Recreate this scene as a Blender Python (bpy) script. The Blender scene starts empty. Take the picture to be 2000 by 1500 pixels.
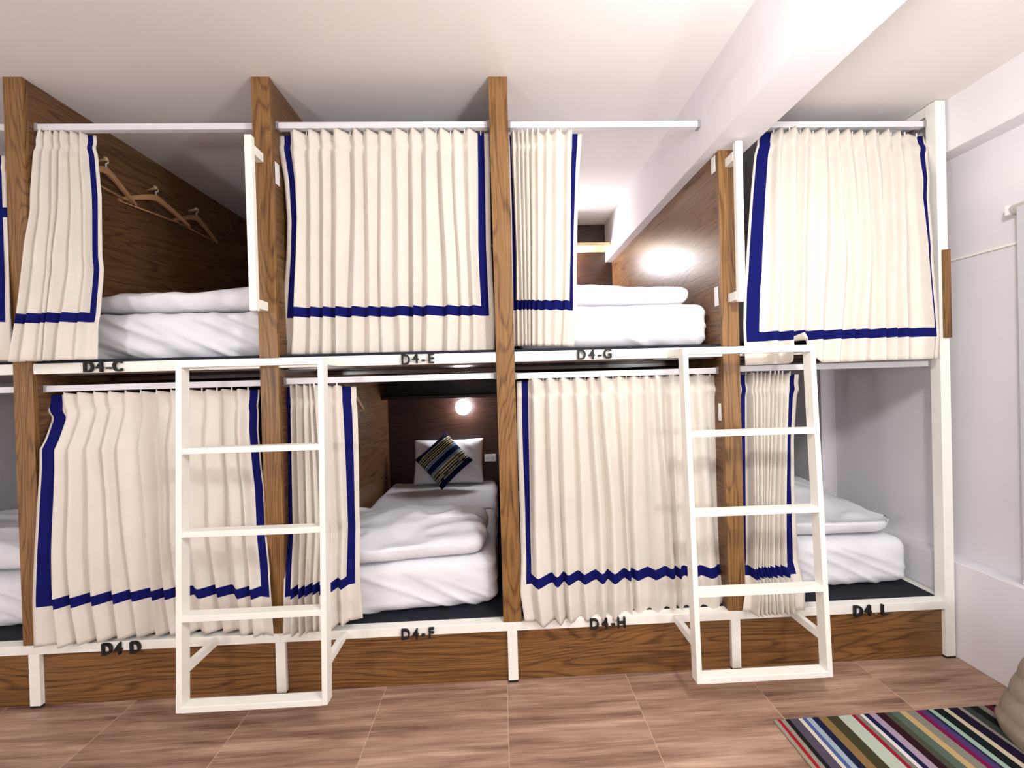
import bpy, bmesh, math, random
from mathutils import Vector, Matrix, noise

scene = bpy.context.scene
COL = scene.collection

# ------------------------------------------------------------------ camera
YAW, PITCH, ROLL, CAMZ, CAMD, FPX = 0.03450, 0.00693, -0.02771, 1.5368, 1.95, 750.0
_f = Vector((math.sin(YAW) * math.cos(PITCH), math.cos(YAW) * math.cos(PITCH), -math.sin(PITCH)))
_r0 = Vector((math.cos(YAW), -math.sin(YAW), 0))
_u0 = _r0.cross(_f)
CR = math.cos(ROLL) * _r0 + math.sin(ROLL) * _u0
CU = -math.sin(ROLL) * _r0 + math.cos(ROLL) * _u0
CF = _f
CAMP = Vector((0, -CAMD, CAMZ))
cam = bpy.data.cameras.new('camera')
cam.sensor_width = 36.0
cam.lens = FPX / 2000 * 36.0
cam.clip_start = 0.02
camo = bpy.data.objects.new('camera', cam)
COL.objects.link(camo)
M3 = Matrix((CR, CU, -CF)).transposed()
camo.matrix_world = Matrix.Translation(CAMP) @ M3.to_4x4()
scene.camera = camo


def ray(px, py):
    return CF + CR * ((px - 1000) / FPX) - CU * ((py - 750) / FPX)


def atY(px, py, Y):
    d = ray(px, py)
    return CAMP + d * ((Y - CAMP.y) / d.y)


# ------------------------------------------------------------------ world, lights, exposure
scene.view_settings.view_transform = 'Standard'
scene.view_settings.look = 'None'
scene.view_settings.gamma = 1.0
scene.view_settings.use_curve_mapping = False
scene.view_settings.exposure = 0.30
w = bpy.data.worlds.new('outside'); scene.world = w
w.use_nodes = True
w.node_tree.nodes['Background'].inputs[0].default_value = (0.75, 0.85, 1.0, 1)
w.node_tree.nodes['Background'].inputs[1].default_value = 2.5


def lamp(name, kind, loc, power, size, color=(1, 1, 1), rot=(0, 0, 0)):
    l = bpy.data.lights.new(name, kind)
    l.energy = power
    l.color = color
    if kind == 'AREA':
        l.shape = 'DISK'; l.size = size
    else:
        l.shadow_soft_size = size
    o = bpy.data.objects.new(name, l)
    COL.objects.link(o)
    o.location = loc
    o.rotation_euler = rot
    return o


# main room lamp, then two added fill lights without fixtures
lamp('globe_light_main', 'POINT', (0.92, -1.50, 2.45), 62, 0.09, (1.0, 0.985, 0.965))
lamp('fill_light_left', 'POINT', (-2.1, -2.6, 1.70), 50, 0.14, (1.0, 0.985, 0.97))  # added fill, set low to brighten the left bays and their ceiling
lamp('fill_light_right', 'POINT', (1.9, -2.5, 1.45), 44, 0.12, (1.0, 0.985, 0.965))  # added low fill that reaches into the lower right berth

# ------------------------------------------------------------------ materials
def srgb(r, g, b):
    def c(v):
        v /= 255.0
        return v / 12.92 if v <= 0.04045 else ((v + 0.055) / 1.055) ** 2.4
    return (c(r), c(g), c(b), 1)


def newmat(name, col, rough=0.6, spec=0.5):
    m = bpy.data.materials.new(name)
    m.use_nodes = True
    b = m.node_tree.nodes['Principled BSDF']
    b.inputs['Base Color'].default_value = col
    b.inputs['Roughness'].default_value = rough
    b.inputs['Specular IOR Level'].default_value = spec
    return m, m.node_tree, b


def N(nt, kind, **kw):
    n = nt.nodes.new(kind)
    for k, v in kw.items():
        setattr(n, k, v)
    return n


def noisy(name, col, rough=0.6, var=0.06, scale=6.0, bump=0.0, bscale=200.0, spec=0.5):
    m, nt, b = newmat(name, col, rough, spec)
    tc = N(nt, 'ShaderNodeTexCoord')
    n = N(nt, 'ShaderNodeTexNoise'); n.inputs['Scale'].default_value = scale; n.inputs['Detail'].default_value = 4
    nt.links.new(tc.outputs['Object'], n.inputs['Vector'])
    r = N(nt, 'ShaderNodeMapRange')
    r.inputs['From Min'].default_value = 0.3; r.inputs['From Max'].default_value = 0.7
    r.inputs['To Min'].default_value = 1 - var; r.inputs['To Max'].default_value = 1 + var
    nt.links.new(n.outputs['Fac'], r.inputs['Value'])
    mx = N(nt, 'ShaderNodeVectorMath', operation='MULTIPLY')
    mx.inputs[0].default_value = col[:3]
    nt.links.new(r.outputs[0], mx.inputs[1])
    nt.links.new(mx.outputs[0], b.inputs['Base Color'])
    if bump > 0:
        n2 = N(nt, 'ShaderNodeTexNoise'); n2.inputs['Scale'].default_value = bscale; n2.inputs['Detail'].default_value = 3
        nt.links.new(tc.outputs['Object'], n2.inputs['Vector'])
        bp = N(nt, 'ShaderNodeBump'); bp.inputs['Strength'].default_value = bump; bp.inputs['Distance'].default_value = 0.004
        nt.links.new(n2.outputs['Fac'], bp.inputs['Height'])
        nt.links.new(bp.outputs[0], b.inputs['Normal'])
    return m


def wood(name, axis, dark, mid, light, rough=0.35, ring=9.0, seed=0.0, gloss=0.5):
    """oak veneer: long grain along `axis` with cathedral arches and fine pores"""
    m, nt, b = newmat(name, mid, rough, gloss)
    tc = N(nt, 'ShaderNodeTexCoord')
    mp = N(nt, 'ShaderNodeMapping')
    s = [1.0, 1.0, 1.0]
    s['XYZ'.index(axis)] = 0.11
    mp.inputs['Scale'].default_value = s
    mp.inputs['Location'].default_value = (seed, seed * 1.7, seed * 0.6)
    nt.links.new(tc.outputs['Object'], mp.inputs['Vector'])
    n = N(nt, 'ShaderNodeTexNoise'); n.inputs['Scale'].default_value = 2.4; n.inputs['Detail'].default_value = 3; n.inputs['Roughness'].default_value = 0.5
    nt.links.new(mp.outputs[0], n.inputs['Vector'])
    mu = N(nt, 'ShaderNodeMath', operation='MULTIPLY'); mu.inputs[1].default_value = ring * 2
    nt.links.new(n.outputs['Fac'], mu.inputs[0])
    fr = N(nt, 'ShaderNodeMath', operation='PINGPONG'); fr.inputs[1].default_value = 0.5
    nt.links.new(mu.outputs[0], fr.inputs[0])
    mp2 = N(nt, 'ShaderNodeMapping')
    s2 = [90.0, 90.0, 90.0]
    s2['XYZ'.index(axis)] = 3.0
    mp2.inputs['Scale'].default_value = s2
    nt.links.new(tc.outputs['Object'], mp2.inputs['Vector'])
    n2 = N(nt, 'ShaderNodeTexNoise'); n2.inputs['Scale'].default_value = 1.6; n2.inputs['Detail'].default_value = 3
    nt.links.new(mp2.outputs[0], n2.inputs['Vector'])
    sm = N(nt, 'ShaderNodeMapRange', interpolation_type='SMOOTHSTEP')
    sm.inputs['From Min'].default_value = 0.0; sm.inputs['From Max'].default_value = 0.26
    nt.links.new(fr.outputs[0], sm.inputs['Value'])
    mixf = N(nt, 'ShaderNodeMath', operation='MULTIPLY_ADD')
    mixf.inputs[1].default_value = 0.26
    nt.links.new(sm.outputs[0], mixf.inputs[0])
    m3 = N(nt, 'ShaderNodeMath', operation='MULTIPLY'); m3.inputs[1].default_value = 0.95
    nt.links.new(n2.outputs['Fac'], m3.inputs[0])
    nt.links.new(m3.outputs[0], mixf.inputs[2])
    cr = N(nt, 'ShaderNodeValToRGB')
    cr.color_ramp.elements[0].position = 0.28; cr.color_ramp.elements[0].color = dark
    cr.color_ramp.elements[1].position = 0.85; cr.color_ramp.elements[1].color = light
    e = cr.color_ramp.elements.new(0.56); e.color = mid
    nt.links.new(mixf.outputs[0], cr.inputs[0])
    nt.links.new(cr.outputs[0], b.inputs['Base Color'])
    bp = N(nt, 'ShaderNodeBump'); bp.inputs['Strength'].default_value = 0.12; bp.inputs['Distance'].default_value = 0.002
    nt.links.new(mixf.outputs[0], bp.inputs['Height'])
    nt.links.new(bp.outputs[0], b.inputs['Normal'])
    return m


M = {}
M['wall'] = noisy('painted_plaster', srgb(232, 229, 232), 0.85, 0.015, 3, 0.10, 260)
M['ceiling'] = noisy('ceiling_paint', srgb(232, 228, 226), 0.9, 0.015, 2, 0.06, 260)
M['steel'] = noisy('cream_painted_steel', srgb(247, 246, 238), 0.38, 0.02, 20)
M['steel_side'] = M['steel']
M['alu'] = noisy('white_aluminium', srgb(225, 225, 228), 0.4, 0.02, 20)
M['grey_plastic'] = noisy('grey_plastic', srgb(150, 150, 152), 0.5, 0.02, 20)
M['post'] = wood('oak_post', 'Z', srgb(66, 42, 18), srgb(116, 80, 40), srgb(144, 106, 60), 0.42, 26, 3.1)
M['panel'] = wood('oak_partition', 'Y', srgb(66, 43, 27), srgb(102, 71, 45), srgb(124, 91, 60), 0.34, 20, 1.3)
M['kick'] = wood('oak_kick_panel', 'X', srgb(60, 36, 15), srgb(104, 69, 33), srgb(136, 96, 52), 0.40, 22, 5.7)
M['head'] = wood('walnut_headboard', 'X', srgb(24, 11, 6), srgb(42, 20, 11), srgb(56, 29, 16), 0.42, 12, 2.2)
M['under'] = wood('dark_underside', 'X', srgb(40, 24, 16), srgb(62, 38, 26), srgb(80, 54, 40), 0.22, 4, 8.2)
M['pine'] = wood('pale_pine', 'X', srgb(200, 168, 110), srgb(222, 194, 140), srgb(236, 212, 165), 0.5, 6, 4.0)
M['beech'] = noisy('beech_hanger', srgb(196, 150, 108), 0.45, 0.08, 30)
M['cloth'] = noisy('cream_canvas', srgb(221, 214, 203), 0.9, 0.03, 9, 0.25, 700, 0.1)
M['navy'] = noisy('navy_tape', srgb(16, 20, 92), 0.85, 0.06, 60, 0.2, 700, 0.1)
M['sheet'] = noisy('white_cotton', srgb(236, 236, 240), 0.85, 0.01, 9, 0.12, 300, 0.15)
def sheet_mat():
    m = noisy('white_cotton', srgb(232, 232, 237), 0.85, 0.01, 9, 0.10, 300, 0.15)
    nt = m.node_tree
    b = nt.nodes['Principled BSDF']
    tc = N(nt, 'ShaderNodeTexCoord')
    mp = N(nt, 'ShaderNodeMapping'); mp.inputs['Scale'].default_value = (1.0, 1.3, 2.2); mp.inputs['Rotation'].default_value = (0.3, 0.5, 0.4)
    nt.links.new(tc.outputs['Object'], mp.inputs['Vector'])
    n = N(nt, 'ShaderNodeTexNoise'); n.noise_type = 'RIDGED_MULTIFRACTAL'
    n.inputs['Scale'].default_value = 3.2; n.inputs['Detail'].default_value = 3; n.inputs['Distortion'].default_value = 0.8
    n.inputs['Roughness'].default_value = 0.45
    nt.links.new(mp.outputs[0], n.inputs['Vector'])
    bp = N(nt, 'ShaderNodeBump'); bp.inputs['Strength'].default_value = 0.35; bp.inputs['Distance'].default_value = 0.02
    nt.links.new(n.outputs['Fac'], bp.inputs['Height'])
    old = b.inputs['Normal'].links[0].from_node
    nt.links.new(bp.outputs[0], old.inputs['Normal'])
    return m


M['sheet'] = sheet_mat()
M['deck'] = noisy('navy_black_board', srgb(26, 30, 42), 0.75, 0.1, 20, 0.1, 400, 0.3)
M['black'] = noisy('black_acrylic', srgb(10, 9, 9), 0.6, 0.02, 20)
M['rubber'] = noisy('black_rubber', srgb(25, 25, 25), 0.7, 0.02, 20)
M['plate'] = noisy('white_plastic', srgb(235, 235, 235), 0.35, 0.01, 20)
M['blind'] = noisy('grey_blind_cloth', srgb(196, 196, 200), 0.9, 0.02, 30, 0.1, 600, 0.1)
M['pouf'] = noisy('taupe_plush', srgb(170, 154, 137), 0.95, 0.10, 14, 0.6, 220, 0.1)


def glass_mat():
    m, nt, b = newmat('window_glass', (0.9, 0.95, 1, 1), 0.02)
    b.inputs['Transmission Weight'].default_value = 1.0
    return m


def glow_mat(name='opal_lamp_glass', power=42):
    m, nt, b = newmat(name, (1, 1, 1, 1), 0.4)
    b.inputs['Emission Color'].default_value = (1.0, 0.97, 1.0, 1)
    b.inputs['Emission Strength'].default_value = power
    return m


M['glass'] = glass_mat()
M['glow'] = glow_mat()
M['glow_strong'] = glow_mat('opal_lamp_glass_bright', 120)


def floor_mat():
    m, nt, b = newmat('wood_look_tile', (0.4, 0.25, 0.2, 1), 0.42, 0.4)
    tc = N(nt, 'ShaderNodeTexCoord')
    sep = N(nt, 'ShaderNodeSeparateXYZ')
    nt.links.new(tc.outputs['Object'], sep.inputs[0])

    def mth(op, a, bb=None, c=None):
        n = N(nt, 'ShaderNodeMath', operation=op)
        for i, v in enumerate((a, bb, c)):
            if v is None:
                continue
            if isinstance(v, (int, float)):
                n.inputs[i].default_value = v
            else:
                nt.links.new(v, n.inputs[i])
        return n.outputs[0]
    TX, TY = 0.615, 1.23
    tx = mth('DIVIDE', mth('ADD', sep.outputs[0], 0.0 + 20 * TX), TX)
    ty = mth('DIVIDE', mth('ADD', sep.outputs[1], 0.72 + 10 * TY), TY)
    ix = mth('FLOOR', tx); iy = mth('FLOOR', ty)
    fx = mth('FRACT', tx); fy = mth('FRACT', ty)
    gx = mth('MINIMUM', fx, mth('SUBTRACT', 1.0, fx))
    gy = mth('MINIMUM', fy, mth('SUBTRACT', 1.0, fy))
    gd = mth('MINIMUM', mth('MULTIPLY', gx, TX), mth('MULTIPLY', gy, TY))
    joint = mth('LESS_THAN', gd, 0.0014)
    # grain streaks along X, offset per tile
    cmb = N(nt, 'ShaderNodeCombineXYZ')
    nt.links.new(mth('MULTIPLY', sep.outputs[0], 1.5), cmb.inputs[0])
    nt.links.new(mth('MULTIPLY', sep.outputs[1], 20.0), cmb.inputs[1])
    nt.links.new(mth('ADD', mth('MULTIPLY', ix, 0.45), mth('MULTIPLY', iy, 5.1)), cmb.inputs[2])
    n1 = N(nt, 'ShaderNodeTexNoise'); n1.inputs['Scale'].default_value = 1.0; n1.inputs['Detail'].default_value = 6; n1.inputs['Roughness'].default_value = 0.62
    n1.inputs['Distortion'].default_value = 0.25
    nt.links.new(cmb.outputs[0], n1.inputs['Vector'])
    cmb2 = N(nt, 'ShaderNodeCombineXYZ')
    nt.links.new(mth('MULTIPLY', sep.outputs[0], 5.0), cmb2.inputs[0])
    nt.links.new(mth('MULTIPLY', sep.outputs[1], 150.0), cmb2.inputs[1])
    nt.links.new(ix, cmb2.inputs[2])
    n2 = N(nt, 'ShaderNodeTexNoise'); n2.inputs['Scale'].default_value = 1.0; n2.inputs['Detail'].default_value = 3
    nt.links.new(cmb2.outputs[0], n2.inputs['Vector'])
    v = mth('ADD', mth('MULTIPLY', n1.outputs['Fac'], 0.8), mth('MULTIPLY', n2.outputs['Fac'], 0.22))
    cr = N(nt, 'ShaderNodeValToRGB')
    e = cr.color_ramp.elements
    e[0].position = 0.34; e[0].color = srgb(98, 70, 57)
    e[1].position = 0.70; e[1].color = srgb(204, 172, 150)
    x = e.new(0.44); x.color = srgb(140, 108, 91)
    x = e.new(0.55); x.color = srgb(170, 137, 117)
    nt.links.new(v, cr.inputs[0])
    mix = N(nt, 'ShaderNodeMix', data_type='RGBA')
    nt.links.new(joint, mix.inputs['Factor'])
    nt.links.new(cr.outputs[0], mix.inputs['A'])
    mix.inputs['B'].default_value = srgb(196, 172, 150)
    nt.links.new(mix.outputs['Result'], b.inputs['Base Color'])
    bp = N(nt, 'ShaderNodeBump'); bp.inputs['Strength'].default_value = 0.1; bp.inputs['Distance'].default_value = 0.002
    nt.links.new(v, bp.inputs['Height']); nt.links.new(bp.outputs[0], b.inputs['Normal'])
    return m


M['floor'] = floor_mat()


def attr_mat(name, rough=0.95, bump=0.5, bs=350):
    m, nt, b = newmat(name, (1, 1, 1, 1), rough, 0.1)
    a = N(nt, 'ShaderNodeVertexColor'); a.layer_name = 'dye'
    tc = N(nt, 'ShaderNodeTexCoord')
    n = N(nt, 'ShaderNodeTexNoise'); n.inputs['Scale'].default_value = bs; n.inputs['Detail'].default_value = 2
    nt.links.new(tc.outputs['Object'], n.inputs['Vector'])
    r = N(nt, 'ShaderNodeMapRange'); r.inputs['To Min'].default_value = 0.78; r.inputs['To Max'].default_value = 1.2
    nt.links.new(n.outputs['Fac'], r.inputs['Value'])
    mx = N(nt, 'ShaderNodeVectorMath', operation='MULTIPLY')
    nt.links.new(a.outputs['Color'], mx.inputs[0]); nt.links.new(r.outputs[0], mx.inputs[1])
    nt.links.new(mx.outputs[0], b.inputs['Base Color'])
    bp = N(nt, 'ShaderNodeBump'); bp.inputs['Strength'].default_value = bump; bp.inputs['Distance'].default_value = 0.002
    nt.links.new(n.outputs['Fac'], bp.inputs['Height']); nt.links.new(bp.outputs[0], b.inputs['Normal'])
    return m


M['rug'] = attr_mat('woven_rug_wool')
M['stripe'] = attr_mat('striped_cushion_cotton', 0.9, 0.3, 500)


# ------------------------------------------------------------------ helpers
def tag(o, label=None, cat=None, group=None, kind=None):
    if label: o['label'] = label
    if cat: o['category'] = cat
    if group: o['group'] = group
    if kind: o['kind'] = kind
    return o


def link(name, bm, mats, parent=None, smooth=False, loc=None):
    me = bpy.data.meshes.new(name)
    if smooth:
        for f in bm.faces: f.smooth = True
    bm.to_mesh(me); bm.free()
    if not isinstance(mats, (list, tuple)): mats = [mats]
    for m in mats: me.materials.append(m)
    o = bpy.data.objects.new(name, me)
    COL.objects.link(o)
    if loc is not None: o.location = loc
    if parent is not None:
        o.parent = parent
        o.matrix_parent_inverse = Matrix.Translation(-Vector(parent.location)) if tuple(parent.rotation_euler) == (0, 0, 0) else parent.matrix_basis.inverted()
    return o


def empty(name, loc=(0, 0, 0)):
    o = bpy.data.objects.new(name, None)
    COL.objects.link(o)
    o.location = loc
    o.empty_display_size = 0.05
    return o


def addbox(bm, x0, x1, y0, y1, z0, z1, bev=0.0, mat=0):
    vs = [bm.verts.new((x, y, z)) for x in (x0, x1) for y in (y0, y1) for z in (z0, z1)]
    idx = [(0, 1, 3, 2), (4, 6, 7, 5), (0, 4, 5, 1), (2, 3, 7, 6), (0, 2, 6, 4), (1, 5, 7, 3)]
    fs = [bm.faces.new([vs[i] for i in q]) for q in idx]
    for f in fs: f.material_index = mat
    if bev > 0:
        es = list({e for f in fs for e in f.edges})
        bmesh.ops.bevel(bm, geom=es, offset=bev, segments=2, affect='EDGES', profile=0.5)
    return vs


def box(name, x0, x1, y0, y1, z0, z1, mat, parent=None, bev=0.0):
    bm = bmesh.new()
    addbox(bm, min(x0, x1), max(x0, x1), min(y0, y1), max(y0, y1), min(z0, z1), max(z0, z1), bev)
    return link(name, bm, mat, parent)


def addtube(bm, pts, r, seg=10, cap=True):
    pts = [Vector(p) for p in pts]
    rings = []
    for i, p in enumerate(pts):
        d = (pts[min(i + 1, len(pts) - 1)] - pts[max(i - 1, 0)]).normalized()
        a = d.orthogonal().normalized() if i == 0 else (rings_a - d * rings_a.dot(d)).normalized()
        rings_a = a
        b = d.cross(a)
        rr = r[i] if isinstance(r, (list, tuple)) else r
        rings.append([bm.verts.new(p + (a * math.cos(t) + b * math.sin(t)) * rr) for t in [2 * math.pi * k / seg for k in range(seg)]])
    for A, B in zip(rings, rings[1:]):
        for k in range(seg):
            bm.faces.new((A[k], A[(k + 1) % seg], B[(k + 1) % seg], B[k]))
    if cap:
        bm.faces.new(rings[0][::-1]); bm.faces.new(rings[-1])
    return bm


def beam_between(bm, a, b, wx, wy):
    """rectangular tube from a to b (mostly vertical, in the YZ plane): wx across, wy deep"""
    a, b = Vector(a), Vector(b)
    d = (b - a).normalized()
    sx = Vector((1, 0, 0)); sy = d.cross(sx).normalized()
    vs = []
    for p in (a, b):
        for s, t in ((-1, -1), (1, -1), (1, 1), (-1, 1)):
            vs.append(bm.verts.new(p + sx * s * wx / 2 + sy * t * wy / 2))
    for k in range(4):
        bm.faces.new((vs[k], vs[(k + 1) % 4], vs[4 + (k + 1) % 4], vs[4 + k]))
    bm.faces.new(vs[3::-1]); bm.faces.new(vs[4:])
    bmesh.ops.recalc_face_normals(bm, faces=bm.faces[:])


def interp(path, t):
    if t <= path[0][0]: return path[0][1]
    for (a, va), (b, vb) in zip(path, path[1:]):
        if t <= b:
            return va + (vb - va) * (t - a) / max(b - a, 1e-9)
    return path[-1][1]


# ------------------------------------------------------------------ the room shell
CEIL, CEIL_R, BEAMZ = 3.078, 2.955, 2.70
XR, XN = 2.400, 2.510            # right wall faces: parapet / recessed window wall
XL, YF, YB = -3.58, -3.7, 1.90   # left wall, wall behind camera, back wall
BX0, BX1 = 1.100, 1.318          # ceiling beam
WIN0, WIN1 = -2.55, -0.42        # window opening along y (behind the blind)
SILL, WTOP = 0.60, 2.20

box('floor', XL - .1, XR + .25, YF - .1, YB + .1, -0.06, 0.0, M['floor'])['kind'] = 'structure'
bm = bmesh.new()
addbox(bm, XL - .1, BX0 + 0.01, YF - .1, YB + .1, CEIL, CEIL + .1)
addbox(bm, BX1 - 0.01, XR + .4, YF - .1, YB + .1, CEIL_R, CEIL_R + .22)
link('ceiling', bm, M['ceiling'])['kind'] = 'structure'
box('trim_1', BX0, BX1, YF, YB, BEAMZ, CEIL_R + .2, M['wall'], bev=0.004)['kind'] = 'structure'
tag(bpy.data.objects['trim_1'], kind='structure')
box('wall_left', XL - .1, XL, YF, YB, 0, CEIL, M['wall'])['kind'] = 'structure'
box('wall_back', XL, XR + .25, YB, YB + .1, 0, CEIL, M['wall'])['kind'] = 'structure'
box('wall_front', XL, XR + .25, YF - .1, YF, 0, CEIL, M['wall'])['kind'] = 'structure'
bm = bmesh.new()
addbox(bm, XR, XR + .25, YF, YB, 0, 0.512, 0.003)                 # parapet with ledge
addbox(bm, XR, XR + .25, YF, YB, 2.685, CEIL_R)                   # beam over the recess
addbox(bm, XR, XR + .25, 0.835, YB, 0.512, 2.685)                 # column
addbox(bm, XN, XR + .25, WIN1, 0.835, 0.512, 2.685)               # recessed wall
addbox(bm, XN, XR + .25, YF, WIN0, 0.512, 2.685)
addbox(bm, XN, XR + .25, WIN0, WIN1, 0.512, SILL)
addbox(bm, XN, XR + .25, WIN0, WIN1, WTOP, 2.685)
link('wall_right', bm, M['wall'])['kind'] = 'structure'
box('trim_2', XN - .012, XN, -0.6, 0.835, 2.128, 2.140, M['steel'])['kind'] = 'structure'
bm = bmesh.new()
for (a, b_, c, d) in ((WIN0, WIN1, SILL, SILL + .05), (WIN0, WIN1, WTOP - .05, WTOP), (WIN0, WIN0 + .05, SILL, WTOP),
                      (WIN1 - .05, WIN1, SILL, WTOP), ((WIN0 + WIN1) / 2 - .03, (WIN0 + WIN1) / 2 + .03, SILL, WTOP)):
    addbox(bm, XN + .05, XN + .10, a, b_, c, d, 0.002)
wn = link('window_1', bm, M['alu'])
tag(wn, kind='structure')
box('window_pane', XN + .072, XN + .078, WIN0 + .04, WIN1 - .04, SILL + .04, WTOP - .04, M['glass'], wn)

# ------------------------------------------------------------------ partitions (post edge + long panel)
POSTS = [(-2.358, -2.268), (-1.184, -1.094), (-0.010, 0.084), (1.164, 1.254)]
plabels = [
    'tall oak partition wall whose post stands between the signs D4-C and the left frame edge',
    'tall oak partition wall between the D4-C bunk and the D4-E bunk, grab handle on its left',
    'tall oak partition wall in the middle, between the D4-E bunk and the D4-G bunk',
    'shorter oak partition wall under the white ceiling beam, beside the D4-G bunk',
]
BACKY = 1.86
for k, (a, b_) in enumerate(POSTS):
    top = CEIL if k < 3 else BEAMZ
    root = empty('oak_partition', ((a + b_) / 2, 0, 0.309))
    tag(root, plabels[k], 'partition', 'oak partitions between the bunks')
    bm = bmesh.new(); addbox(bm, a, b_, 0.0, 0.022, 0.309, top, 0.0015)
    link('post_face', bm, M['post'], root)
    bm = bmesh.new(); addbox(bm, a + .001, b_ - .001, 0.022, BACKY, 0.309, top)
    link('panel', bm, M['panel'], root)

# ------------------------------------------------------------------ bunk bays
LR0, LR1 = 0.264, 0.309
UR0, UR1 = 1.636, 1.687
LEGS = [(-2.334, -2.284), (-1.151, -1.103), (0.009, 0.059), (1.174, 1.222)]
bays = [  # x0, x1 of the opening, x0, x1 of the base
    (-3.56, -2.358, -3.56, -2.309),
    (-2.268, -1.184, -2.309, -1.127),
    (-1.094, -0.010, -1.127, 0.034),
    (0.084, 1.164, 0.034, 1.198),
    (1.254, 2.335, 1.198, 2.335),
]
blabels = [
    'cream steel bunk bed frame cut off by the left edge of the photo',
    'cream steel bunk bed frame carrying the black signs D4-C above and D4 D below',
    'cream steel bunk bed frame carrying the black signs D4-E above and D4-F below',
    'cream steel bunk bed frame carrying the black signs D4-G above and D4-H below',
    'cream steel bunk bed frame with sign D4 L and tall corner post by the wall',
]
fontc = {}


def glyph(ch, h, bold=0.0012, ext=0.006):
    key = (ch, h)
    if key not in fontc:
        cu = bpy.data.curves.new('glyph', 'FONT')
        cu.body = ch; cu.size = h / 0.70; cu.extrude = ext; cu.offset = bold
        cu.align_x = 'CENTER'
        o = bpy.data.objects.new('glyph', cu)
        COL.objects.link(o)
        bpy.context.view_layer.update()
        dg = bpy.context.evaluated_depsgraph_get()
        me = bpy.data.meshes.new_from_object(o.evaluated_get(dg))
        bpy.data.objects.remove(o); bpy.data.curves.remove(cu)
        me.transform(Matrix.Rotation(math.radians(90), 4, 'X') @ Matrix.Diagonal((.88, 1, 1, 1)))
        fontc[key] = me
    return fontc[key]


def sign(parent, text, px0, px1, py0, py1, h=0.052, lift=None, pale=None):
    """black stand-off letters glued to a rail; text laid out between two photo columns"""
    A = atY(px0, py0, 0); B = atY(px1, py1, 0)
    s = empty('bed_sign', (0, 0, 0)); s.parent = parent
    s.location = Vector(((A.x + B.x) / 2, -0.008, (A.z + B.z) / 2)) - Vector(parent.location)
    s['label'] = 'black raised letters ' + text
    wd = {'-': 0.55, ' ': 0.5}
    tot = sum(wd.get(c, 1.0) for c in text)
    u = 0
    for i, c in enumerate(text):
        cw = wd.get(c, 1.0)
        if c != ' ':
            me = glyph(c, h).copy()
            me.materials.clear(); me.materials.append(M['grey_plastic'] if pale == i else M['black'])
            o = bpy.data.objects.new('hyphen' if c == '-' else ('digit' if c.isdigit() else 'letter'), me)
            COL.objects.link(o); o.parent = s
            t = (u + cw / 2) / tot
            dz = (lift or {}).get(i, 0)
            o.location = (A.x + (B.x - A.x) * t - (A.x + B.x) / 2, 0, A.z + (B.z - A.z) * t - (A.z + B.z) / 2 - h / 2 + dz)
            if pale == i: o.scale = (0.35, 0.5, 0.5)
        u += cw


roots = []
for k, (x0, x1, bx0, bx1) in enumerate(bays):
    root = empty('bunk_bed', ((x0 + x1) / 2, 0.9, 0))
    tag(root, blabels[k], 'bunk bed', 'row of steel and oak bunk beds')
    roots.append(root)
    box('lower_rail', bx0, bx1, 0.0, 0.05, LR0, LR1, M['steel'], root, 0.002)
    box('upper_rail', x0, x1, 0.004, 0.054, UR0, UR1, M['steel'], root, 0.002)
    box('lower_platform', x0, x1, 0.05, BACKY, 0.285, 0.313, M['deck'], root, 0.002)
    box('upper_platform', x0, x1, 0.020, BACKY, 1.6872, 1.702, M['deck'], root, 0.001)
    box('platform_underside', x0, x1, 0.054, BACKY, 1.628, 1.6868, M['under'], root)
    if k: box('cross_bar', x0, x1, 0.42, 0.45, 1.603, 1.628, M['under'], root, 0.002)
    box('kick_panel', bx0 + .024, bx1 - .024 if k < 4 else 2.335, 0.018, 0.036, 0.001, LR0, M['kick'], root)
    if 0 < k < 4:
        box('back_panel', x0, x1, BACKY, BACKY + .02, 0.313, CEIL if k < 4 else CEIL_R, M['head'], root)
    # narrow shelf over the pillow in each berth
    if 0 < k < 4:
        for zs, mt in ((1.395, M['head']), (2.80, M['pine'])):
            if zs > 2 and k == 3:
                box('shelf', x0, 1.095, BACKY - .20, BACKY, zs, zs + .03, mt, root, 0.003)
            else:
                box('shelf', x0, x1, BACKY - .20, BACKY, zs, zs + .03, mt, root, 0.003)
for k, (a, b_) in enumerate(LEGS):
    r = roots[k + 1]
    bm = bmesh.new(); addbox(bm, a, b_, -0.002, 0.046, 0.012, LR0, 0.002)
    lg = link('leg', bm, M['steel'], r)
    box('foot', a + .001, b_ - .001, 0.0, 0.044, 0.0, 0.012, M['rubber'], r)
# right end of the last bunk: corner post, ceiling member, oak guard strip
r = roots[4]
box('corner_post', 2.335, 2.388, -0.001, 0.049, 0.012, 2.952, M['steel'], r, 0.002)
box('foot', 2.336, 2.387, 0.0, 0.048, 0, 0.012, M['rubber'], r)
box('top_bar', 2.337, 2.386, 0.049, BACKY, 2.90, 2.952, M['steel'], r, 0.002)
box('side_rail', 2.337, 2.386, 0.049, BACKY, UR0, UR1, M['steel'], r, 0.002)
box('lower_side_rail', 2.337, 2.386, 0.049, BACKY, LR0, LR1, M['steel'], r, 0.002)
box('guard_strip', 2.350, 2.386, -0.014, -0.002, 1.703, 2.165, M['post'], r, 0.001)
sign(roots[1], 'D4-C', 165, 244, 717, 714)
sign(roots[1], 'D4 D', 201, 278, 1266, 1261, h=0.056)
sign(roots[2], 'D4-E', 783, 852, 703, 699, h=0.050, lift={1: 0.004})
sign(roots[2], 'D4-F', 783, 852, 1237, 1233, h=0.050)
sign(roots[3], 'D4-G', 1125, 1196, 693, 690, h=0.050)
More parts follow.
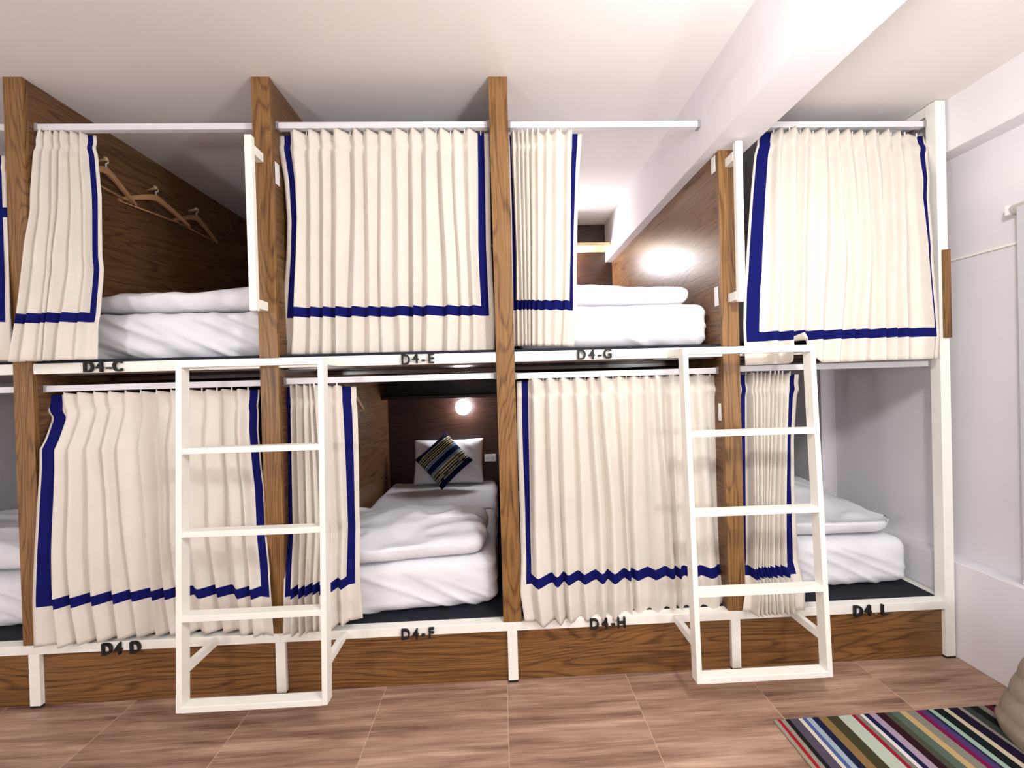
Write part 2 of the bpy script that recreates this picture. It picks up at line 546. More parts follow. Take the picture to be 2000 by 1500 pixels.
sign(roots[3], 'D4-H', 1150, 1223, 1217, 1213, h=0.052)
sign(roots[4], 'D4-L', 1663, 1733, 1192, 1188, h=0.055, pale=2)

# ------------------------------------------------------------------ curtain rods
rods = [
    ('upper', -3.55, -2.358, 2.865, 'white curtain rod of the upper berth at the left photo edge'),
    ('upper', -2.268, -1.184, 2.865, 'white curtain rod above the D4-C berth, mostly bare'),
    ('upper', -1.094, -0.010, 2.868, 'white curtain rod above the closed curtain of berth D4-E'),
    ('upper', 0.084, 1.100, 2.866, 'white curtain rod above berth D4-G, ending on the ceiling beam'),
    ('upper', 1.320, 2.335, 2.860, 'white curtain rod of the far right upper berth, below the low ceiling'),
    ('lower', -3.55, -2.358, 1.563, 'white curtain rod of the lower berth at the left photo edge'),
    ('lower', -2.268, -1.184, 1.563, 'white curtain rod above the closed curtain of berth D4 D'),
    ('lower', -1.094, -0.010, 1.568, 'white curtain rod across the open berth D4-F'),
    ('lower', 0.084, 1.164, 1.563, 'white curtain rod above the closed curtain of berth D4-H'),
    ('lower', 1.254, 2.335, 1.570, 'white curtain rod across the open berth D4 L'),
]
for lv, a, b_, z, lab in rods:
    root = empty('curtain_rod', ((a + b_) / 2, 0.06, z))
    tag(root, lab, 'curtain rod', 'white curtain rods')
    bm = bmesh.new(); addbox(bm, a + .012, b_ - .012, 0.045, 0.075, z - .015, z + .016, 0.002)
    link('track', bm, M['alu'], root)
    for q in (a, b_ - .014):
        box('end_cap', q, q + .014, 0.042, 0.078, z - .018, z + .019, M['grey_plastic'], root, 0.001)

# ------------------------------------------------------------------ curtains
def curtain(label, L, R, YL, YR, folds, a0, a1, W, seed, xmap=None, rise=0.38, band2=None,
            hem=0.19, sway=0.02, rows=64, hooks=True, flat=(0.09, 0.09), group='cream curtains with navy borders', ub=0.05, bow=0.0, flap=None, mid=None, bl=True, br=True, el=.04, er=.04, rtaper=False):
    rnd = random.Random(seed)
    def edge(pts, yp):
        out = []
        y0, y1 = pts[0][1], pts[-1][1]
        for (px, py) in pts:
            t = (py - y0) / (y1 - y0)
            P = atY(px, py, interp(yp, t))
            out.append((t, P.x, P.z))
        return [(t, x) for t, x, z in out], [(t, z) for t, x, z in out]
    LX, LZ = edge(L, YL); RX, RZ = edge(R, YR)
    if mid: MX, MZ = edge(mid[1], mid[2])
    # u samples
    us = {0.0, W, el, el + ub, W - er, W - er - ub}
    nseg = max(folds * 10, 20)
    f0, f1 = max(flat[0], mid[0] * W if mid else 0), W - flat[1]
    if mid: us |= {mid[0] * W * q / 8 for q in range(9)}
    for i in range(nseg + 1): us.add(round(f0 + (f1 - f0) * i / nseg, 5))
    us.add(0.02); us.add(W - .02); us.add(.065); us.add(W - .065)
    us = sorted(us)
    us = [u for i, u in enumerate(us) if i == 0 or u - us[i - 1] > 1e-4]
    H = abs(LZ[0][1] - LZ[-1][1])
    ts = {i / rows for i in range(rows + 1)}
    bands = [hem, hem + .05] + ([band2, band2 + .05] if band2 else [])
    for h in bands: ts.add(1 - h / H)
    ts |= {0.02, 0.05, 0.062, 0.07, 0.078, 0.09}
    ts = sorted(ts)
    ampf = [rnd.uniform(.65, 1.3) for _ in range(folds + 2)]
    jit = [rnd.uniform(-.10, .10) for _ in range(folds + 2)]
    brk = [0.0] + [i + rnd.uniform(-.22, .22) for i in range(1, folds)] + [float(folds)]
    bm = bmesh.new()
    grid = []
    for t in ts:
        row = []
        if mid: xm, zm, ym = interp(MX, t), interp(MZ, t), interp(mid[2], t)
        xl, xr = interp(LX, t), interp(RX, t)
        zl, zr = interp(LZ, t), interp(RZ, t)
        yl, yr = interp(YL, t), interp(YR, t)
        amp = a0 + (a1 - a0) * (t ** 0.7)
        amp *= 1 - .45 * math.exp(-((t - .07) / .018) ** 2)
        for u in us:
            s = u / W
            xf = interp(xmap, s) if xmap else s
            ph = 0.0
            if f0 <= u <= f1:
                p = (u - f0) / (f1 - f0) * folds
                i = max(q for q in range(folds) if brk[q] <= p + 1e-9); fr = min(1, (p - brk[i]) / (brk[i + 1] - brk[i]))
                rs = min(.8, max(.15, rise + jit[i] + .12 * noise.noise(Vector((i * 1.7, t * 1.3, seed)))))
                v = fr / rs if fr < rs else 1 - (fr - rs) / (1 - rs)
                v = v * v * (3 - 2 * v) * .35 + v * .65
                a = ampf[i] * (1 - fr) + ampf[i + 1] * fr
                ph = v * a * amp
                if rtaper: ph *= min(1, .15 + .4 * (folds - p))
                wob = .55 * noise.noise(Vector((p * .6, t * 0.9, seed + 9))) * (xr - xl) / folds * min(1, t * 1.8)
            else:
                wob = 0
            fl = .006 * noise.noise(Vector((s * 5, t * 2, seed + 3))) * t + bow * t * t * min(1, 5 * s * (1 - s)) 
            if mid and s < mid[0]:
                k = s / mid[0]; ks = k * k * (3 - 2 * k)
                X0, Y0, Z0 = xl + (xm - xl) * k, yl + (ym - yl) * ks, zl + (zm - zl) * k
            elif mid:
                k = (s - mid[0]) / (1 - mid[0])
                k = interp(xmap, k) if xmap else k
                X0, Y0, Z0 = xm + (xr - xm) * k, ym + (yr - ym) * k, zm + (zr - zm) * k
            else:
                la = LX[0][1] + (LX[-1][1] - LX[0][1]) * t; ra = RX[0][1] + (RX[-1][1] - RX[0][1]) * t
                X0 = la + (ra - la) * xf + (xl - la) * (1 - xf) ** 5 + (xr - ra) * xf ** 5
                Y0, Z0 = yl + (yr - yl) * xf, zl + (zr - zl) * xf
            x = X0 + wob
            y = Y0 - ph + amp * .5 + fl + sway * noise.noise(Vector((s * 1.5, t * 1.2, seed + 5))) * t
            z = Z0
            if t < .05: z += .011 * (min(1, ph / max(amp, 1e-5)) - 1) * (1 - t / .05)
            if flap:
                h = (1 - t) * H
                wgt = max(0, 1 - abs(xf - flap[0]) / flap[1]); wgt = wgt * wgt * (3 - 2 * wgt)
                if h < flap[2] and wgt > 0:
                    z += 1.25 * (flap[2] - h) * wgt
                    y -= .030 * wgt * min(1, (flap[2] - h) / .03)
                    x -= .02 * wgt * (flap[2] - h) / flap[2]
            row.append(bm.verts.new((x, y, z)))
        grid.append(row)
    for j in range(len(ts) - 1):
        tm = (ts[j] + ts[j + 1]) / 2; h = (1 - tm) * H
        for i in range(len(us) - 1):
            um = (us[i] + us[i + 1]) / 2
            f = bm.faces.new((grid[j][i], grid[j][i + 1], grid[j + 1][i + 1], grid[j + 1][i]))
            d = min(um, W - um); f.smooth = True
            e_ = el if um < W / 2 else er
            onv = d <= e_ + ub and (bl if um < W / 2 else br)
            if d >= e_ and h >= hem and (onv or h <= hem + .05): f.material_index = 1
            if band2 and band2 <= h <= band2 + .05 and d >= .0: f.material_index = 1
    top = [v.co.copy() for v in grid[0]]
    c = grid[0][len(us) // 2].co
    root = empty('curtain', (c.x, c.y, c.z))
    tag(root, label, 'curtain', group)
    o = link('cloth', bm, [M['cloth'], M['navy']], root)
    sm = o.modifiers.new('thickness', 'SOLIDIFY'); sm.thickness = 0.0016; sm.offset = 0
    if hooks:
        step = max(1, (len(us) - 1) // max(folds, 1))
        for i in range(5, len(us) - 2, step):
            p = top[i]
            b2 = bmesh.new(); addbox(b2, p.x - .003, p.x + .003, p.y - .0025, p.y + .0025, p.z - .012, p.z + .014, .001)
            link('curtain_hook', b2, M['plate'], root)
    return root


IN = [(0, .060), (1, .065)]
# upper row
curtain('folded cream curtain sliver with two navy bands at the left photo edge, upper berth',
        [(-60, 298), (-58, 420), (-55, 706)], [(7, 298), (11, 418), (16, 608), (20, 704)],
        [(0, .03), (1, -.03)], [(0, .02), (1, -.04)], 2, .012, .02, .34, 21, band2=.71, hooks=False, rise=.5, flat=(.02, .05))
curtain('cream curtain bunched to the left of the open D4-C berth, spilling over the oak post',
        [(38, 253), (44, 330), (48, 430), (50, 560), (52, 706)],
        [(181, 256), (185, 310), (191, 380), (192, 500), (187, 612), (181, 701)],
        [(0, .062), (1, .062)], [(0, .065), (.6, .04), (.85, -.03), (1, -.045)],
        6, .034, .046, 0.86, 3, xmap=[(0, 0), (.62, .58), (1, 1)], rise=.4, sway=.01, ub=.06,
        mid=(.14, [(74, 256), (66, 296), (60, 380), (49, 470), (42, 520), (32, 606), (18, 707)],
             [(0, .045), (.12, .03), (.35, -.005), (.48, -.045), (1, -.075)]))
curtain('wide closed cream curtain with navy border above sign D4-E',
        [(541, 257), (543, 300), (552, 350), (558, 430), (556, 500), (549, 580), (544, 650), (540, 693)],
        [(955, 252), (957, 330), (959, 480), (963, 560), (966, 620), (966, 688)],
        IN, IN, 13, .034, .046, 1.62, 5, rise=.32)
curtain('cream curtain drawn to the left half of berth D4-G above its sign',
        [(993, 255), (998, 400), (1001, 600), (1004, 676)],
        [(1138, 253), (1133, 330), (1129, 440), (1128, 520), (1129, 600), (1123, 676)],
        [(0, .07), (1, .075)], IN, 9, .036, .034, .98, 7, ub=.055, xmap=[(0, 0), (.09, .03), (.62, .42), (.82, .75), (1, 1)], rise=.45)
curtain('closed cream curtain of the far right upper berth, hem tucked up at one spot',
        [(1487, 250), (1478, 300), (1470, 408), (1465, 494), (1460, 564), (1458, 640), (1461, 713)],
        [(1815, 258), (1824, 380), (1834, 500), (1843, 600), (1847, 655), (1843, 700)],
        [(0, .05), (.25, .02), (.6, -.035), (1, -.055)], [(0, .045), (.20, -.015), (.5, -.055), (1, -.070)],
        11, .036, .052, 1.55, 11, rise=.30, hem=.125, xmap=[(0, 0), (.05, .078), (1, 1)], el=.012, er=.03, ub=.06, flap=(.262, .10, .12), rtaper=True)
# lower row
curtain('closed cream curtain above sign D4 D, left edge flaring over the oak post',
        [(82, 768), (84, 790), (93, 815), (78, 860), (66, 915), (60, 990), (55, 1080), (52, 1180), (54, 1272)],
        [(503, 757), (500, 840), (507, 920), (514, 1000), (521, 1100), (528, 1250)],
        [(0, .06), (.10, .05), (.22, -.03), (1, -.075)], [(0, .06), (.4, .03), (.6, -.02), (1, -.07)],
        12, .034, .052, 1.60, 13, rise=.34, bow=.085, xmap=[(0, 0), (.052, .080), (1, 1)], el=.012, er=.012, ub=.065)
curtain('cream curtain bunched to the left of the open berth D4-F, behind the left ladder',
        [(545, 752), (549, 850), (553, 960), (553, 1080), (549, 1180), (547, 1248)],
        [(693, 751), (696, 820), (698, 900), (699, 1000), (700, 1100), (702, 1165), (706, 1212)],
        [(0, .06), (.6, .03), (.85, -.04), (1, -.055)], [(0, .06), (.6, .03), (.85, -.03), (1, -.05)],
        7, .036, .044, 0.86, 17, ub=.065, el=.012, xmap=[(0, 0), (.1, .14), (.62, .5), (.8, .70), (1, 1)], rise=.45)
curtain('closed pleated cream curtain above sign D4-H, between middle post and right ladder',
        [(1009, 740), (1010, 830), (1012, 900), (1016, 1000), (1018, 1100), (1017, 1165), (1026, 1222)],
        [(1406, 728), (1411, 900), (1418, 1080), (1426, 1196)],
        [(0, .06), (.6, .03), (.85, -.03), (1, -.05)], [(0, .065), (.8, .06), (.93, .04), (1, .07)],
        13, .046, .056, 1.62, 19, rise=.30, bow=.02, br=False)
curtain('cream curtain bunched at the left of open berth D4 L, behind the right ladder',
        [(1449, 728), (1451, 850), (1454, 1000), (1457, 1100), (1456, 1200)],
        [(1566, 727), (1561, 780), (1556, 860), (1557, 940), (1561, 1020), (1568, 1110), (1577, 1196)],
        [(0, .06), (.8, .03), (.9, -.035), (1, -.05)], [(0, .06), (.8, .03), (.9, -.03), (1, -.045)],
        9, .040, .045, 1.0, 23, el=.012, er=.045, ub=.06, xmap=[(0, 0), (.08, .10), (.82, .70), (1, 1)], rise=.45)

# ------------------------------------------------------------------ ladders and grab handles
def ladder(x0, x1, label):
    root = empty('bunk_ladder', ((x0 + x1) / 2, -0.17, 0.12))
    tag(root, label, 'ladder', 'cream steel ladders hung on the bunks')
    def yc(z): return -0.143 - (1.66 - z) / 1.54 * 0.060    # centre of the tube
    w = .025
    for xc in (x0 + w / 2, x1 - w / 2):
        bm = bmesh.new(); beam_between(bm, (xc, yc(.121), .121), (xc, yc(1.672), 1.672), w, .05)
        bmesh.ops.bevel(bm, geom=bm.edges[:], offset=.002, segments=1, affect='EDGES')
        link('stile', bm, M['steel'], root)
        # stand-off arms to the rails
        box('upper_arm', xc - w / 2, xc + w / 2, yc(1.655) + .024, 0.0025, 1.638, 1.672, M['steel'], root, .002)
        box('lower_arm', xc - w / 2, xc + w / 2, yc(.287) + .024, -0.0005, .268, .306, M['steel'], root, .002)
    for z, h in ((1.640, .032), (1.250, .027), (.880, .027), (.512, .027), (.121, .027)):
        y = yc(z + h / 2)
        bm = bmesh.new(); addbox(bm, x0 + w, x1 - w, y - .025, y + .025, z, z + h, .002)
        link('rung' if z < 1.6 else 'top_bar', bm, M['steel'], root)


LX0 = atY(342, 712, -.168).x; LX1 = LX0 + .655
ladder(LX0, LX1, 'cream steel bunk ladder in front of the left oak post, between signs D4-C and D4-E')
RX0 = atY(1334, 690, -.168).x; RX1 = atY(1593, 685, -.168).x
ladder(RX0, RX1, 'cream steel bunk ladder before the short oak post, between signs D4-H and D4 L')


def handle(x, z0, z1, xb, label, lean=0.0):
    root = empty('grab_handle', (x, -0.07, z0))
    tag(root, label, 'handle', 'cream steel grab handles')
    bm = bmesh.new()
    beam_between(bm, (x + lean, -0.080, z0), (x, -0.080, z1), .034, .028)
    bmesh.ops.bevel(bm, geom=bm.edges[:], offset=.003, segments=2, affect='EDGES')
    link('bar', bm, M['steel'], root)
    for z in (z0 + .035, z1 - .06):
        box('bracket', xb - .018, xb + .018, -0.0665, -0.0005, z - .022, z + .022, M['steel'], root, .002)


handle(-1.150, 1.905, 2.735, -1.150, 'cream grab handle on the oak post left of the D4-E curtain')
handle(1.215, 1.90, 2.690, 1.215, 'cream grab handle on the short oak post right of berth D4-G')

# ------------------------------------------------------------------ soft things
def softbox(x0, x1, y0, y1, z0, z1, r, cuts=(40, 40, 10), fn=None):
    """rounded closed box on a fine grid, displaced by fn(p, n) -> Vector"""
    bm = bmesh.new()
    c = Vector(((x0 + x1) / 2, (y0 + y1) / 2, (z0 + z1) / 2)); h = Vector(((x1 - x0) / 2, (y1 - y0) / 2, (z1 - z0) / 2))
    cache = {}
    nx, ny, nz = cuts
    def V(i, j, k):
        if (i, j, k) in cache: return cache[(i, j, k)]
        def e(q): return math.copysign(abs(q) ** 0.85, q)
        p = Vector((e(2 * i / nx - 1) * h.x, e(2 * j / ny - 1) * h.y, e(2 * k / nz - 1) * h.z))
        rr = min(r, h.x, h.y, h.z) * .999
        q = Vector([max(-(h[a] - rr), min(h[a] - rr, p[a])) for a in range(3)])
        d = p - q
        n = d.normalized() if d.length > 1e-6 else Vector((0, 0, 1))
        if d.length > 1e-6:
            p = q + n * rr
        P = c + p
        if fn: P = P + fn(P, n, Vector((p.x / h.x, p.y / h.y, p.z / h.z)))
        cache[(i, j, k)] = bm.verts.new(P)
        return cache[(i, j, k)]
    for i in range(nx):
        for j in range(ny):
            bm.faces.new((V(i, j, nz), V(i + 1, j, nz), V(i + 1, j + 1, nz), V(i, j + 1, nz)))
            bm.faces.new((V(i, j, 0), V(i, j + 1, 0), V(i + 1, j + 1, 0), V(i + 1, j, 0)))
    for i in range(nx):
        for k in range(nz):
            bm.faces.new((V(i, 0, k), V(i + 1, 0, k), V(i + 1, 0, k + 1), V(i, 0, k + 1)))
            bm.faces.new((V(i, ny, k), V(i, ny, k + 1), V(i + 1, ny, k + 1), V(i + 1, ny, k)))
    for j in range(ny):
        for k in range(nz):
            bm.faces.new((V(0, j, k), V(0, j, k + 1), V(0, j + 1, k + 1), V(0, j + 1, k)))
            bm.faces.new((V(nx, j, k), V(nx, j + 1, k), V(nx, j + 1, k + 1), V(nx, j, k + 1)))
    for f in bm.faces: f.smooth = True
    return bm


def ridged(p, sx, sy, sz, seed):
    v = noise.noise(Vector((p.x * sx + seed, p.y * sy, p.z * sz)))
    return (1 - abs(v) * 2.2)


def mattress(x0, x1, z0, h, label, seed, y0=.13, skew=0.0, diag=1.0, wr=.007):
    def fn(P, n, q):
        s = 0.0
        # tension folds running down the front face from the corners
        a = diag * (P.x * 1.5) + P.z * 3.4
        fold = 1 - abs(noise.noise(Vector((a * 3.6 + seed, P.x * 1.1, P.y * 2.0)))) * 3.4
        fine = noise.noise(Vector((P.x * 9 + seed, P.y * 4, P.z * 13)))
        top = max(0.0, n.z)
        s = wr * (1 - .6 * top) * max(fold, 0) + .0035 * fine
        d = n * s
        d.y += skew * (P.x - x0) / (x1 - x0) * (1 if q.y < 0 else 0)
        if q.z < -.55: d += Vector((0, .018 * (-q.z - .55) * (1 if n.y < 0 else 0), 0)) * 2
        return d
    bm = softbox(x0, x1, y0, 1.83, z0, z0 + h, .055, (80, 60, 34), fn)
    c = ((x0 + x1) / 2, 1.0, z0)
    root = empty('mattress', c)
    tag(root, label, 'mattress', 'white sheeted mattresses in the bunks')
    link('fitted_sheet', bm, M['sheet'], root)
    return root


ZU, ZL = 1.7025, 0.3135
mattress(-3.50, -2.42, ZU, .24, 'white sheeted mattress in the upper berth at the left photo edge', 1)
mattress(-2.235, -1.215, ZU, .245, 'wrinkled white sheeted mattress in the open upper berth above sign D4-C', 2, wr=.020, diag=1)
mattress(-1.06, -0.045, ZU, .24, 'white sheeted mattress behind the closed D4-E curtain', 3)
mattress(0.115, 1.150, ZU, .235, 'white sheeted mattress in the upper berth above sign D4-G', 4, y0=.105, wr=.008)
mattress(1.30, 2.31, ZU, .24, 'white sheeted mattress behind the far right upper curtain', 5)
mattress(-3.50, -2.42, ZL, .26, 'white sheeted mattress in the lower berth at the left photo edge', 6)
mattress(-2.235, -1.215, ZL, .26, 'white sheeted mattress behind the closed D4 D curtain', 7)
mattress(-1.06, -0.045, ZL, .265, 'white sheeted mattress in the lamp-lit open berth above sign D4-F', 8, y0=.06, skew=.08, wr=.010)
mattress(0.115, 1.128, ZL, .26, 'white sheeted mattress behind the closed D4-H curtain', 9, y0=.16)
mattress(1.29, 2.305, ZL, .262, 'white sheeted mattress in the open berth above sign D4 L', 10, y0=.15, wr=.010)


def duvet(x0, x1, y0, y1, z0, h, label, seed, fn2=None, r=.06, wr=.018, cuts=(60, 40, 12)):
    def fn(P, n, q):
        big = noise.noise(Vector((P.x * 2.3 + seed, P.y * 3.1, seed)))
        fold = 1 - abs(noise.noise(Vector((P.x * 3.5 + P.y * 2 + seed, P.y * 7 - P.x * 2, P.z * 4)))) * 2.4
        fine = noise.noise(Vector((P.x * 14, P.y * 14 + seed, P.z * 14)))
        up = max(0, q.z)
        d = n * (wr * max(fold, 0) * .8 + .004 * fine)
        d.z += up * big * h * .35
        if q.z < -0.2:      # keep the underside flat on the mattress
            d.z = max(d.z, 0) * .2
        if fn2: d += fn2(P, q)
        return d
    bm = softbox(x0, x1, y0, y1, z0, z0 + h, r, cuts, fn)
    for v in bm.verts:
        if v.co.z < z0 + .001: v.co.z = z0 + .001
    root = empty('duvet', ((x0 + x1) / 2, (y0 + y1) / 2, z0))
    tag(root, label, 'duvet', 'folded white duvets on the mattresses')
    link('duvet_cover', bm, M['sheet'], root)
    # button strip at the open end
    return root


# crown profile along y: low at the front edge, ridge a bit further back
def crown(k):
    return lambda P, q: Vector((0, 0, k * (-(q.y ** 2)) * max(0, q.z) * 1.0))


duvet(-2.20, -1.27, .16, .62, ZU + .262, .135, 'folded white duvet on the mattress above sign D4-C', 31,
      lambda P, q: Vector((0, 0, (.035 * q.x - .02) * max(0, q.z))), r=.07)
duvet(0.13, 1.075, .14, .60, ZU + .240, .110, 'folded white duvet on the mattress above sign D4-G', 37,
      lambda P, q: Vector((0, 0, -.01 * max(0, q.z))), r=.055, wr=.010)
duvet(-1.04, -0.105, .10, .62, ZL + .272, .135, 'big rumpled white duvet folded at the front of the D4-F berth', 41,
      lambda P, q: Vector((0, .05 * q.x * (q.y < 0), (-.05 * (q.y < 0) * abs(q.y) + .01) * max(0, q.z))), r=.065, wr=.024)
duvet(1.32, 2.27, .19, .92, ZL + .267, .19, 'rumpled white duvet folded on the mattress above sign D4 L', 47,
      lambda P, q: Vector((0, 0, (-.12 * (q.y < 0) * abs(q.y) - .05 * max(0, q.x) ** 2 + .0) * max(0, q.z))), r=.095, wr=.020)
duvet(-3.45, -2.47, .20, .80, ZL + .265, .17, 'folded white duvet in the lower berth at the left photo edge', 51, crown(.02), r=.08)


def pillow_bm(w_, h_, th, n=30, seed=0, wr=.008, ear=.10):
    """flat pillow in local XZ plane, thickness along Y, pointed corners"""
    bm = bmesh.new()
    G = {}
    for side in (-1, 1):
        for i in range(n + 1):
            for j in range(n + 1):
                u = 2 * i / n - 1; v = 2 * j / n - 1
                edge_ = i in (0, n) or j in (0, n)
                if edge_ and side == 1:
                    G[(side, i, j)] = G[(-1, i, j)]; continue
                cu = 1 - ear * (1 - v * v) * abs(u) ** 3; cv = 1 - ear * (1 - u * u) * abs(v) ** 3
                prof = ((1 - u ** 4) * (1 - v ** 4)) ** .62
                x = u * w_ / 2 * (1 - ear * .55 * (1 - abs(v) ** 2) * abs(u))
                z = v * h_ / 2 * (1 - ear * .55 * (1 - abs(u) ** 2) * abs(v))
                y = side * th / 2 * prof
                if not edge_:
                    y += side * wr * noise.noise(Vector((x * 9 + seed, z * 9, side * 2.0)))
                    y += side * wr * max(0, 1 - abs(noise.noise(Vector((x * 5 + z * 7 + seed, z * 2, 3)))) * 3) * .8
                G[(side, i, j)] = bm.verts.new((x, y, z))
    for side in (-1, 1):
        for i in range(n):
            for j in range(n):
                q = [G[(side, i, j)], G[(side, i + 1, j)], G[(side, i + 1, j + 1)], G[(side, i, j + 1)]]
                if side == 1: q = q[::-1]
                try: bm.faces.new(q)
                except ValueError: pass
    for f in bm.faces: f.smooth = True
    return bm


def xform(bm, mat):
    bmesh.ops.transform(bm, matrix=mat, verts=bm.verts[:])
    return bm


zt = ZL + .266
bm = xform(pillow_bm(.66, .42, .13, 34, 4, .012, .07),
           Matrix.Translation((-.495, 1.715, zt + .213)) @ Matrix.Rotation(math.radians(-13), 4, 'X'))
root = empty('pillow', (-.495, 1.68, zt)); tag(root, 'white pillow propped upright against the headboard under the lit lamp', 'pillow')
link('pillowcase', bm, M['sheet'], root)

# striped cushion standing on one corner
S = .375
bm = pillow_bm(S, S, .13, 56, 8, .006, .09)
cl = bm.loops.layers.float_color.new('dye')
NV, BK, CRM, GR, BL = srgb(16, 22, 62), srgb(22, 26, 28), srgb(206, 200, 160), srgb(96, 100, 98), srgb(110, 140, 176)
prog = [(0, NV), (.10, NV), (.101, BK), (.125, CRM), (.14, BK), (.16, GR), (.18, CRM), (.195, BK), (.22, CRM), (.235, GR), (.26, BK), (.28, CRM),
        (.30, BK), (.33, GR), (.35, CRM), (.37, GR), (.40, BL), (.43, NV), (.56, NV), (.561, BL), (.60, GR), (.63, CRM), (.645, BK), (.67, CRM), (.69, BK),
        (.71, GR), (.73, CRM), (.75, BK), (.78, CRM), (.80, BK), (.82, GR), (.84, CRM), (.86, BK), (.88, NV), (1.01, NV)]
for f in bm.faces:
    for l in f.loops:
        c_ = f.calc_center_median(); v = c_.z / S + .5
        col = NV
        for a, cc in prog:
            if v >= a: col = cc
        l[cl] = col
xform(bm, Matrix.Translation((-.515, 1.545, zt + .262)) @ Matrix.Rotation(math.radians(-24), 4, 'X') @ Matrix.Rotation(math.radians(-43), 4, 'Y'))
root = empty('cushion', (-.515, 1.53, zt)); tag(root, 'navy, black and cream striped cushion standing on its corner against the white pillow', 'cushion')
link('cushion_cover', bm, M['stripe'], root)

# ------------------------------------------------------------------ bed lamps, outlets, plates
def bed_lamp(x, y, z, label, power, r=.075):
    root = empty('bed_lamp', (x, y, z))
    tag(root, label, 'lamp', 'round opal lamps at the head of the berths')
    bm = bmesh.new(); addtube(bm, [(x, BACKY - .001, z), (x, BACKY - .03, z)], .062, 24)
    link('lamp_base', bm, M['plate'], root)
    bm = bmesh.new()
    bmesh.ops.create_uvsphere(bm, u_segments=28, v_segments=18, radius=r, matrix=Matrix.Translation((x, BACKY - .03 - r * .8, z)))
    link('lamp_globe', bm, M['glow'] if power == 1 else M['glow_strong'], root, smooth=True)


bed_lamp(-.350, 1.80, 1.300, 'lit round lamp glowing on the dark headboard of berth D4-F', 1)
bed_lamp(0.62, 1.80, 2.665, 'lit round lamp in berth D4-G, below the pale shelf behind the curtain', 2)


def outlet(name, label, cat, x, z, w_, h_):
    y = BACKY - .001
    root = empty(name, (x, y, z)); tag(root, label, cat)
    box('face_plate', x - w_ / 2, x + w_ / 2, y - .010, y, z - h_ / 2, z + h_ / 2, M['plate'], root, .003)
    for dx in (-.22, .22):
        for s in (-.006, .006):
            box('socket_slot', x + dx * w_ + s - .0015, x + dx * w_ + s + .0015, y - .0112, y - .0095, z - .008, z + .008, M['black'], root)


outlet('power_outlet', 'white double power outlet on the dark headboard beside the propped pillow', 'power outlet', -.103, .785, .115, .072)


def plate(x, side, y0, y1, z0, z1, label):
    root = empty('switch_plate', (x, (y0 + y1) / 2, z0)); tag(root, label, 'plate', 'small white plates on the oak partitions')
    xa, xb = (x, x + .003) if side > 0 else (x - .003, x)
    box('cover', xa, xb, y0, y1, z0, z1, M['plate'], root, .001)
    box('rocker', xa - .001 * (side < 0), xb + .001 * (side > 0), y0 + .007, y1 - .007, z0 + .02, z1 - .02, M['plate'], root, .001)


plate(-1.094, 1, .026, .062, 2.565, 2.675, 'small white plate on the oak panel beside the upper left edge of the D4-E curtain')
plate(1.164, -1, .026, .062, 2.605, 2.690, 'small white plate on the oak panel just under the ceiling beam in berth D4-G')
plate(1.164, -1, .026, .062, 1.905, 2.005, 'small white plate on the oak panel right of the D4-G duvet')
plate(1.164, -1, .026, .050, 1.300, 1.390, 'small white plate on the oak panel at the right edge of the D4-H curtain')

# ------------------------------------------------------------------ hangers on pegs
def hanger(x, y, z, ang, label, peg=True, w_=.42, tilt=0):
    root = empty('clothes_hanger', (x, y, z)); tag(root, label, 'hanger', 'wooden clothes hangers on the left partition')
    Rm = Matrix.Translation((x, y, z)) @ Matrix.Rotation(math.radians(ang), 4, 'Z') @ Matrix.Rotation(math.radians(tilt), 4, 'Y')
    # local frame: hanger spans along Y, hook upwards Z, origin at the hook top
    bm = bmesh.new()
    pts = []
    for i in range(15):
        s = i / 14 * 2 - 1
        pts.append(Vector((0, s * w_ / 2, -.075 - .105 * abs(s) ** 1.25)))
    rings = []
    for i, p in enumerate(pts):
        s = abs(i / 14 * 2 - 1); th = .0075; hh = .020 - .010 * s
        rings.append([bm.verts.new(p + Vector((a * th, 0, b * hh))) for a, b in ((-1, -1), (1, -1), (1, 1), (-1, 1))])
    for A, B in zip(rings, rings[1:]):
        for k in range(4): bm.faces.new((A[k], A[(k + 1) % 4], B[(k + 1) % 4], B[k]))
    bm.faces.new(rings[0][::-1]); bm.faces.new(rings[-1])
    bmesh.ops.recalc_face_normals(bm, faces=bm.faces[:])
    link('shoulder_arms', xform(bm, Rm), M['beech'], root)
    bm = bmesh.new(); addtube(bm, [(0, -w_ / 2 + .004, -.183), (0, w_ / 2 - .004, -.183)], .005, 8)
    link('trouser_bar', xform(bm, Rm), M['beech'], root, smooth=True)
    bm = bmesh.new()
    hk = [(0, 0, -.07), (0, 0, -.035)] + [(0, .016 * math.sin(a), -.016 - .016 * math.cos(a)) for a in [math.radians(t) for t in range(20, 230, 25)]]
    addtube(bm, hk, .0035, 8)
    link('hook', xform(bm, Rm), M['alu'], root, smooth=True)


def peg(x, y, z, label, side=1):
    root = empty('coat_peg', (x, y, z)); tag(root, label, 'peg', 'wooden pegs on the partitions')
    bm = bmesh.new(); addtube(bm, [(x, y, z), (x + side * .055, y, z + .012), (x + side * .062, y, z + .014)], [.009, .009, .012], 12)
    link('peg_dowel', bm, M['pine'], root, smooth=True)


